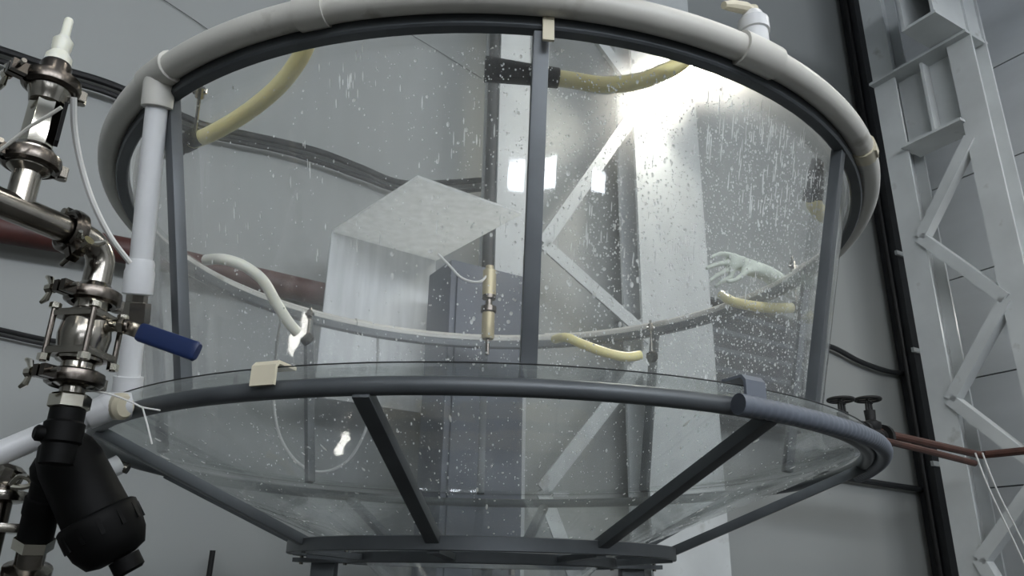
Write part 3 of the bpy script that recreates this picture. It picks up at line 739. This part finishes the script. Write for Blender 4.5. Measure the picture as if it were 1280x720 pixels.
# ------------------------------------------------------------------ stainless fittings in front, left
PXM = 1.25 / FPX
T0 = 1.25
cA = Q(22, 262, T0)                         # tee on the level pipe
zP = cA.z
cE = at_z(104, 296, zP)                     # start of the bend
lineE = (cE - cA).normalized()
A_xy = cA
def zA1(py): return z_for(cA, py)
def clamp(c, axis, R, ref, label, h=0.022):
    """two clamp halves with ears, a bolt and a wing nut; c is the centre"""
    x, y, a = frame_of(axis, ref)
    t = base('pipe_clamp', c - Z * 0.01, label, 'clamp', 'steel pipe clamps')
    for s_ in (0, 1):
        m = MB(); n = 12; b = 0; prof = [(R * 0.72, -h / 2), (R * 0.86, -h / 2 - 0.002), (R, -h * 0.42), (R * 1.03, 0), (R, h * 0.42), (R * 0.86, h / 2 + 0.002), (R * 0.72, h / 2)]
        k = len(prof)
        for i in range(n + 1):
            th = PI * s_ + rad(7) + (PI - rad(14)) * i / n
            d = x * math.cos(th) + y * math.sin(th)
            for r, z in prof: m.v.append(c + d * r + a * z)
        for i in range(n):
            for j in range(k):
                j2 = (j + 1) % k; m.f.append((i * k + j, (i + 1) * k + j, (i + 1) * k + j2, i * k + j2))
        m.f.append(tuple(range(k))); m.f.append(tuple(n * k + j for j in reversed(range(k))))
        m.box(c + x * R * 1.22 + y * (0.008 if s_ == 0 else -0.008), R * 0.28, 0.0055, h * 0.45, (x, y, a))
        obj('clamp_half', m, 'stainless_dark', t)
    bc = c + x * R * 1.3
    b_ = obj('clamp_bolt', MB().rod(bc - y * 0.03, bc + y * 0.034, 0.0042, 10), 'stainless', t)
    w = MB().lathe(bc - y * 0.036, y, [(0.009, 0), (0.009, 0.014)], 8)
    for e in (-1, 1): w.tube([bc - y * 0.03 + a * 0.006 * e, bc - y * 0.036 + a * 0.018 * e, bc - y * 0.046 + a * 0.023 * e], [0.004, 0.0055, 0.0035], 8)
    obj('wing_nut', w, 'stainless_bright', t)
    hp = c - x * R * 1.16
    obj('hinge', MB().rod(hp - a * h * 0.5, hp + a * h * 0.5, 0.0075, 10).box(hp + x * 0.006, 0.008, 0.012, h * 0.42, (x, y, a)), 'stainless', t)
    return t
camdir = V((CAM.x - cA.x, CAM.y - cA.y, 0)).normalized()
leftdir = V((-camdir.y, camdir.x, 0))
if leftdir.dot(RT) > 0: leftdir = -leftdir
# barb on top
z1, z2, z3, z4, z5, z6, z7, z8 = (zA1(y) for y in (24, 42, 56, 88, 102, 130, 186, 202))
def cAz(z): return V((cA.x, cA.y, z))
barb = base('hose_barb', cAz(zA1(88)), 'clear plastic hose barb on top of the steel fittings', 'fitting')
obj('barb', MB().lathe(cAz(0), Z, [(0.022, zA1(86)), (0.021, zA1(72)), (0.014, zA1(66)), (0.016, zA1(60)), (0.0165, zA1(52)), (0.011, zA1(48)), (0.008, zA1(44)), (0.0075, zA1(26)), (0.006, zA1(24))], 20), 'clear_hose', barb)
obj('barb_socket', MB().lathe(cAz(0), Z, [(0.025, zA1(104)), (0.025, zA1(84)), (0.022, zA1(80))], 20), 'stainless_dark', barb)
clamp(cAz(zA1(106)), Z, 0.045, leftdir * 0.9 + camdir * 0.3, 'uppermost steel pipe clamp, just under the clear hose barb')
sight = base('sight_spool', cAz(zA1(190)), 'faceted steel spool piece between the two uppermost pipe clamps', 'fitting')
obj('spool_body', MB().lathe(cAz(0), Z, [(0.025, zA1(184)), (0.025, zA1(128))], 6, ref=camdir), 'stainless_bright', sight, bevel=0.001)
obj('spool_ferrule', MB().lathe(cAz(0), Z, [(0.034, zA1(196)), (0.034, zA1(190)), (0.027, zA1(184))], 20), 'stainless', sight)
obj('spool_ferrule', MB().lathe(cAz(0), Z, [(0.027, zA1(130)), (0.03, zA1(122)), (0.034, zA1(116)), (0.034, zA1(110))], 20), 'stainless', sight)
obj('side_plate', MB().box(cAz((zA1(128) + zA1(176)) / 2) - leftdir * 0.028 + camdir * 0.01, 0.003, 0.012, (zA1(128) - zA1(176)) / 2, (leftdir, camdir, Z)), 'black_plastic', sight)
clamp(cAz(zA1(202)), Z, 0.045, leftdir * 0.9 + camdir * 0.3, 'steel pipe clamp on the riser directly above the level steel pipe')
# tee pipe
tee = base('tee_pipe', cA - Z * 0.03, 'level stainless tee pipe coming in from the left edge', 'pipe')
pL = cA - lineE * 0.25; pRr = cA + lineE * ((cE - cA).length - 0.012)
obj('run', MB().rod(pL, pRr, 0.0235, 24), 'stainless', tee)
obj('branch', MB().lathe(cAz(0), Z, [(0.0215, zP), (0.0215, zA1(218)), (0.032, zA1(212)), (0.034, zA1(206))], 22), 'stainless', tee)
xx, yy, aa_ = frame_of(lineE, Z)
clamp(cA + lineE * ((cE - cA).length - 0.022), lineE, 0.038, -Z * 0.8 + camdir * 0.5, 'steel pipe clamp on the level pipe just before the bend', 0.02)
# bend
bd = 0.042
el = [cE - lineE * 0.02]
for k in range(9):
    th = k / 8 * PI / 2
    el.append(cE + lineE * (bd * math.sin(th)) - Z * (bd * (1 - math.cos(th))))
cD = el[-1]
def zD(py): return z_for(cD, py)
def cDz(z): return V((cD.x, cD.y, z))
el.append(cDz(zD(366)))
ben = base('pipe_bend', el[-1], 'polished stainless pipe bend turning down into the ball valve', 'pipe')
obj('bend', MB().tube(el, 0.0235, 24), 'stainless', ben, smooth=70)
obj('bend_ferrule', MB().lathe(cDz(0), Z, [(0.034, zD(370)), (0.034, zD(364)), (0.025, zD(356))], 22), 'stainless', ben)
clamp(cDz(zD(372)), Z, 0.045, leftdir * 0.8 + camdir * 0.5, 'steel pipe clamp joining the pipe bend to the ball valve')
# ball valve
bv = base('ball_valve', cDz(zD(466)), 'three-piece stainless ball valve with a blue lever', 'valve')
zt_, zb2 = zD(392), zD(452)
obj('valve_body', MB().lathe(cDz(0), Z, [(0.03, zD(470)), (0.026, zD(462)), (0.026, zD(455)), (0.036, zb2), (0.04, (zb2 * 2 + zt_) / 3), (0.042, (zb2 + zt_) / 2), (0.04, (zb2 + 2 * zt_) / 3), (0.036, zt_), (0.026, zD(388)), (0.026, zD(380)), (0.03, zD(376))], 26), 'stainless', bv)
ez = (zD(398), zD(444))
for z_ in ez:
    obj('end_plate', MB().box(cDz(z_), 0.041, 0.041, 0.007, ((leftdir + camdir).normalized(), (leftdir - camdir).normalized(), Z)), 'stainless', bv, bevel=0.006)
for i in (-1, 1):
    for j in (-1, 1):
        d = (leftdir + camdir).normalized() * 0.037 * i + (leftdir - camdir).normalized() * 0.037 * j
        b_ = obj('tie_bolt', MB().rod(cDz(ez[1] - 0.02) + d, cDz(ez[0] + 0.008) + d, 0.0048, 10), 'stainless_dark', bv)
        obj('nut', MB().lathe(cDz(ez[1] - 0.018) + d, Z, [(0.0095, 0), (0.0095, 0.011)], 6), 'stainless_bright', b_)
        obj('bolt_head', MB().lathe(cDz(ez[0] + 0.007) + d, Z, [(0.0095, 0), (0.0095, 0.009)], 6), 'stainless_bright', b_)
zm = zD(406)
sd = (-leftdir * 0.85 + camdir * 0.55).normalized()
st = obj('stem', MB().rod(cDz(zm) + sd * 0.03, cDz(zm) + sd * 0.066, 0.011, 14).lathe(cDz(zm) + sd * 0.054, sd, [(0.0155, 0), (0.0155, 0.01)], 6), 'stainless_bright', bv)
obj('stem_nut', MB().ring(cDz(zm) + sd * 0.067, sd, 0.0095, 0.0035, 18, 6), 'stainless_dark', st)
hS = cDz(zm) + sd * 0.06
hE = Q(247, 440, (hS - CAM).dot(FW) - 0.05)
hM = hS + (hE - hS) * 0.23
lev = obj('lever', MB().bar(hS - (hE - hS).normalized() * 0.005, hM + (hE - hS) * 0.1, 0.004, 0.024, Z), 'stainless', bv, bevel=0.001)
gx, gy, ga = frame_of(hE - hM, Z)
gm = MB(); kk = 16; prof = [(0.2, 0.0), (0.9, 0.001), (1.0, 0.006), (1.0, 0.9), (1.02, 0.97), (0.8, 1.0), (0.2, 1.003)]
LL = (hE - hM).length
for r, h in prof:
    hh = h if h < 0.05 else h * LL
    for i in range(kk):
        t_ = 2 * PI * i / kk; cx = math.copysign(abs(math.cos(t_)) ** 0.6, math.cos(t_)); cy = math.copysign(abs(math.sin(t_)) ** 0.6, math.sin(t_))
        gm.v.append(hM + ga * hh + gx * 0.0165 * r * cx + gy * 0.008 * r * cy)
for i in range(len(prof) - 1):
    for j in range(kk):
        j2 = (j + 1) % kk; gm.f.append((i * kk + j, i * kk + j2, (i + 1) * kk + j2, (i + 1) * kk + j))
gm.f.append(tuple(reversed(range(kk)))); gm.f.append(tuple((len(prof) - 1) * kk + j for j in range(kk)))
obj('grip', gm, 'blue_vinyl', lev, 'blue vinyl grip')
clamp(cDz(zD(474)), Z, 0.045, leftdir * 0.8 + camdir * 0.5, 'steel pipe clamp between the ball valve and the hex nut')
hexn = base('hex_union', cDz(zD(512)), 'stainless hex union nut just above the black filter', 'fitting')
obj('union_neck', MB().lathe(cDz(0), Z, [(0.019, zD(500)), (0.02, zD(484)), (0.034, zD(480))], 20), 'stainless', hexn)
obj('hex_nut', MB().lathe(cDz(0), Z, [(0.028, zD(512)), (0.032, zD(510)), (0.032, zD(496)), (0.028, zD(493))], 6, ref=camdir), 'stainless_bright', hexn)
# black filter
tF = (cD - CAM).dot(FW)
fl_ = base('filter', Q(150, 715, tF), 'black plastic inline filter hanging under the hex union nut', 'filter')
n1, n2 = cDz(zD(513)), cDz(zD(575))
obj('neck', MB().lathe(cDz(0), Z, [(0.026, zD(580)), (0.027, zD(556)), (0.031, zD(553)), (0.031, zD(530)), (0.027, zD(527)), (0.027, zD(512))], 24), 'black_plastic', fl_)
obj('vent_plug', MB().lathe(cDz(zD(545)), leftdir * 0.95 + camdir * 0.2, [(0.013, 0.02), (0.013, 0.038), (0.009, 0.042)], 14), 'black_plastic', fl_)
f0, f1 = Q(82, 566, tF), Q(150, 705, tF - 0.02)
fa_ = (f1 - f0); fL = fa_.length
obj('filter_body', MB().lathe(f0, fa_, [(0.012, -0.036), (0.034, -0.028), (0.047, -0.006), (0.053, 0.02), (0.057, fL * 0.62), (0.055, fL * 0.7)], 30), 'black_plastic', fl_, smooth=50)
col_ = obj('filter_collar', MB().lathe(f0, fa_, [(0.062, fL * 0.56), (0.067, fL * 0.58), (0.067, fL * 0.66), (0.062, fL * 0.82), (0.05, fL * 0.93), (0.03, fL * 0.96)], 30), 'black_plastic', fl_, smooth=50)
fx_, fy_, _ = frame_of(fa_)
for k in range(12):
    d = fx_ * math.cos(k * PI / 6) + fy_ * math.sin(k * PI / 6); p_ = f0 + fa_.normalized() * fL * 0.68 + d * 0.0645
    obj('grip_ridge', MB().bar(p_ - fa_.normalized() * 0.014, p_ + fa_.normalized() * 0.014, 0.007, 0.006, d), 'black_plastic', col_)
obj('drain_cap', MB().lathe(f0 + RT * 0.012, fa_, [(0.026, fL * 0.94), (0.026, fL * 1.05), (0.02, fL * 1.07)], 18), 'black_plastic', fl_)
obj('shoulder_bulge', MB().lathe(Q(62, 588, tF), Q(52, 566, tF) - Q(62, 588, tF), [(0.03, -0.02), (0.032, 0.0), (0.026, 0.018), (0.012, 0.03)], 22), 'black_plastic', fl_, smooth=60)
b0, b1 = Q(64, 590, tF), Q(44, 672, tF)
obj('outlet_branch', MB().lathe(b0, b1 - b0, [(0.028, -0.01), (0.027, 0.045), (0.031, 0.047), (0.031, 0.075), (0.029, 0.078), (0.029, (b1 - b0).length)], 24), 'black_plastic', fl_)
obj('outlet_nut', MB().lathe(b1, b1 - b0, [(0.026, 0), (0.033, 0.001), (0.033, 0.02), (0.028, 0.023)], 6, ref=camdir), 'stainless_bright', fl_)
obj('outlet_tail', MB().lathe(b1, b1 - b0, [(0.024, 0.02), (0.024, 0.05), (0.04, 0.055), (0.04, 0.065), (0.024, 0.068), (0.024, 0.3)], 20), 'stainless', fl_)
# second valve cut off by the picture's left edge
lvx = Q(2, 620, tF + 0.03)
lv = base('side_valve', Q(0, 720, tF + 0.03), 'chrome valve fitting at the lower left edge beside the black filter', 'valve')
obj('valve_pipe', MB().rod(V((lvx.x, lvx.y, lvx.z - 0.35)), V((lvx.x, lvx.y, lvx.z + 0.02)), 0.02, 20), 'stainless_dark', lv)
obj('valve_ring', MB().lathe(V((lvx.x, lvx.y, lvx.z + 0.0)), Z, [(0.03, -0.012), (0.042, -0.008), (0.044, 0), (0.042, 0.008), (0.03, 0.012)], 24), 'stainless', lv)
obj('valve_knob', MB().lathe(V((lvx.x, lvx.y, lvx.z + 0.02)), Z * 0.9 + RT * 0.3, [(0.02, 0), (0.024, 0.008), (0.024, 0.03), (0.012, 0.036)], 10), 'stainless', lv)
obj('wing_nut', MB().tube(spline([Q(14, 606, tF), Q(24, 596, tF), Q(36, 598, tF), Q(40, 606, tF), Q(28, 609, tF), Q(15, 608, tF)]), 0.005, 8), 'stainless_bright', lv)
obj('lower_plate', MB().box(V((lvx.x, lvx.y, lvx.z - 0.055)) - leftdir * 0.015, 0.035, 0.03, 0.008, (leftdir, camdir, Z)), 'stainless', lv, bevel=0.003)
# thin tubes and cords
obj('white_tube', MB().tube(spline([Q(92, 122, 1.34), Q(93, 160, 1.36), Q(101, 205, 1.38), Q(116, 252, 1.4), Q(138, 296, 1.43), Q(162, 328, 1.47)]), 0.0055, 8), 'white_cord', None, 'thin white tube curving from the top clamp down to the upright white pipe', 'tube')
obj('thin_wire', MB().tube(spline([Q(77, 134, 1.215), Q(58, 146, 1.215), Q(38, 158, 1.215), Q(18, 174, 1.215), Q(-6, 192, 1.215)]), 0.0028, 6), 'pvc_grey', None, 'thin pale grey wire running left from the faceted spool piece', 'wire')
# white pipe at the lower left and its capped elbow
e0 = Q(138, 508, 1.5); e1 = Q(-20, 575, 1.4)
wp = base('inlet_pipe', e1, 'white plastic pipe running in from the left to the lower ring', 'pipe')
obj('pipe', MB().rod(e1, e0 + (e1 - e0) * 0.12, 0.0225, 20), 'pvc_white', wp)
obj('elbow', MB().tube(spline([e0 + (e1 - e0) * 0.2, e0 + (e1 - e0) * 0.05, e0, e0 + RT * 0.03 + FW * 0.02]), [0.026, 0.027, 0.027, 0.024], 20), 'pvc_white', wp)
obj('cap', MB().lathe(e0 + RT * 0.015, (CAM - e0).normalized() * 0.5 + RT * 0.8, [(0.026, -0.02), (0.026, 0.012), (0.02, 0.02)], 20), 'cream_plastic', wp)
s0 = Q(150, 580, 1.72); s1 = Q(60, 625, 1.62)
sp2 = base('short_pipe', s1, 'short white pipe behind the black filter under the lower ring', 'pipe')
obj('pipe', MB().rod(s1, s0, 0.0215, 18), 'pvc_white', sp2)
obj('end_fitting', MB().rod(s0 - (s0 - s1).normalized() * 0.005, s0 + V((0.02, 0, -0.01)), 0.012, 12), 'stainless', sp2)
tie = base('cable_tie', Q(176, 508, 1.36), 'thin white tie looped round the lower ring at the left', 'tie')
obj('strap', MB().tube(spline([Q(100, 487, 1.3), Q(135, 492, 1.33), Q(165, 503, 1.36), Q(178, 509, 1.37), Q(200, 513, 1.4)]), 0.0017, 6), 'white_cord', tie)
obj('tail', MB().tube([Q(178, 509, 1.37), Q(184, 530, 1.37), Q(190, 555, 1.37)], 0.0017, 6), 'white_cord', tie)

obj('tube_loop', MB().tube(spline([Q(352, 392, 3.3), Q(345, 440, 3.38), Q(342, 500, 3.42), Q(350, 545, 3.42), Q(372, 578, 3.42), Q(402, 590, 3.42), Q(434, 576, 3.42), Q(456, 540, 3.42), Q(468, 490, 3.42), Q(472, 450, 3.42), Q(472, 418, 3.4)]), 0.0065, 8), 'white_cord', None, 'thin white tube hanging in a loop behind the tank, seen through the clear cone', 'tube')
wl = onB(1277, 384, 0.04)
t = base('wall_lamp', wl, 'small bright lamp on the wall at the right picture edge', 'lamp')
obj('housing', MB().box(wl + DA * 0.015, 0.09, 0.02, 0.09, (dB, DA, Z)), 'lamp_housing', t)
obj('lens', MB().box(wl - DA * 0.008, 0.075, 0.004, 0.075, (dB, DA, Z)), 'panel_diffuser', t)
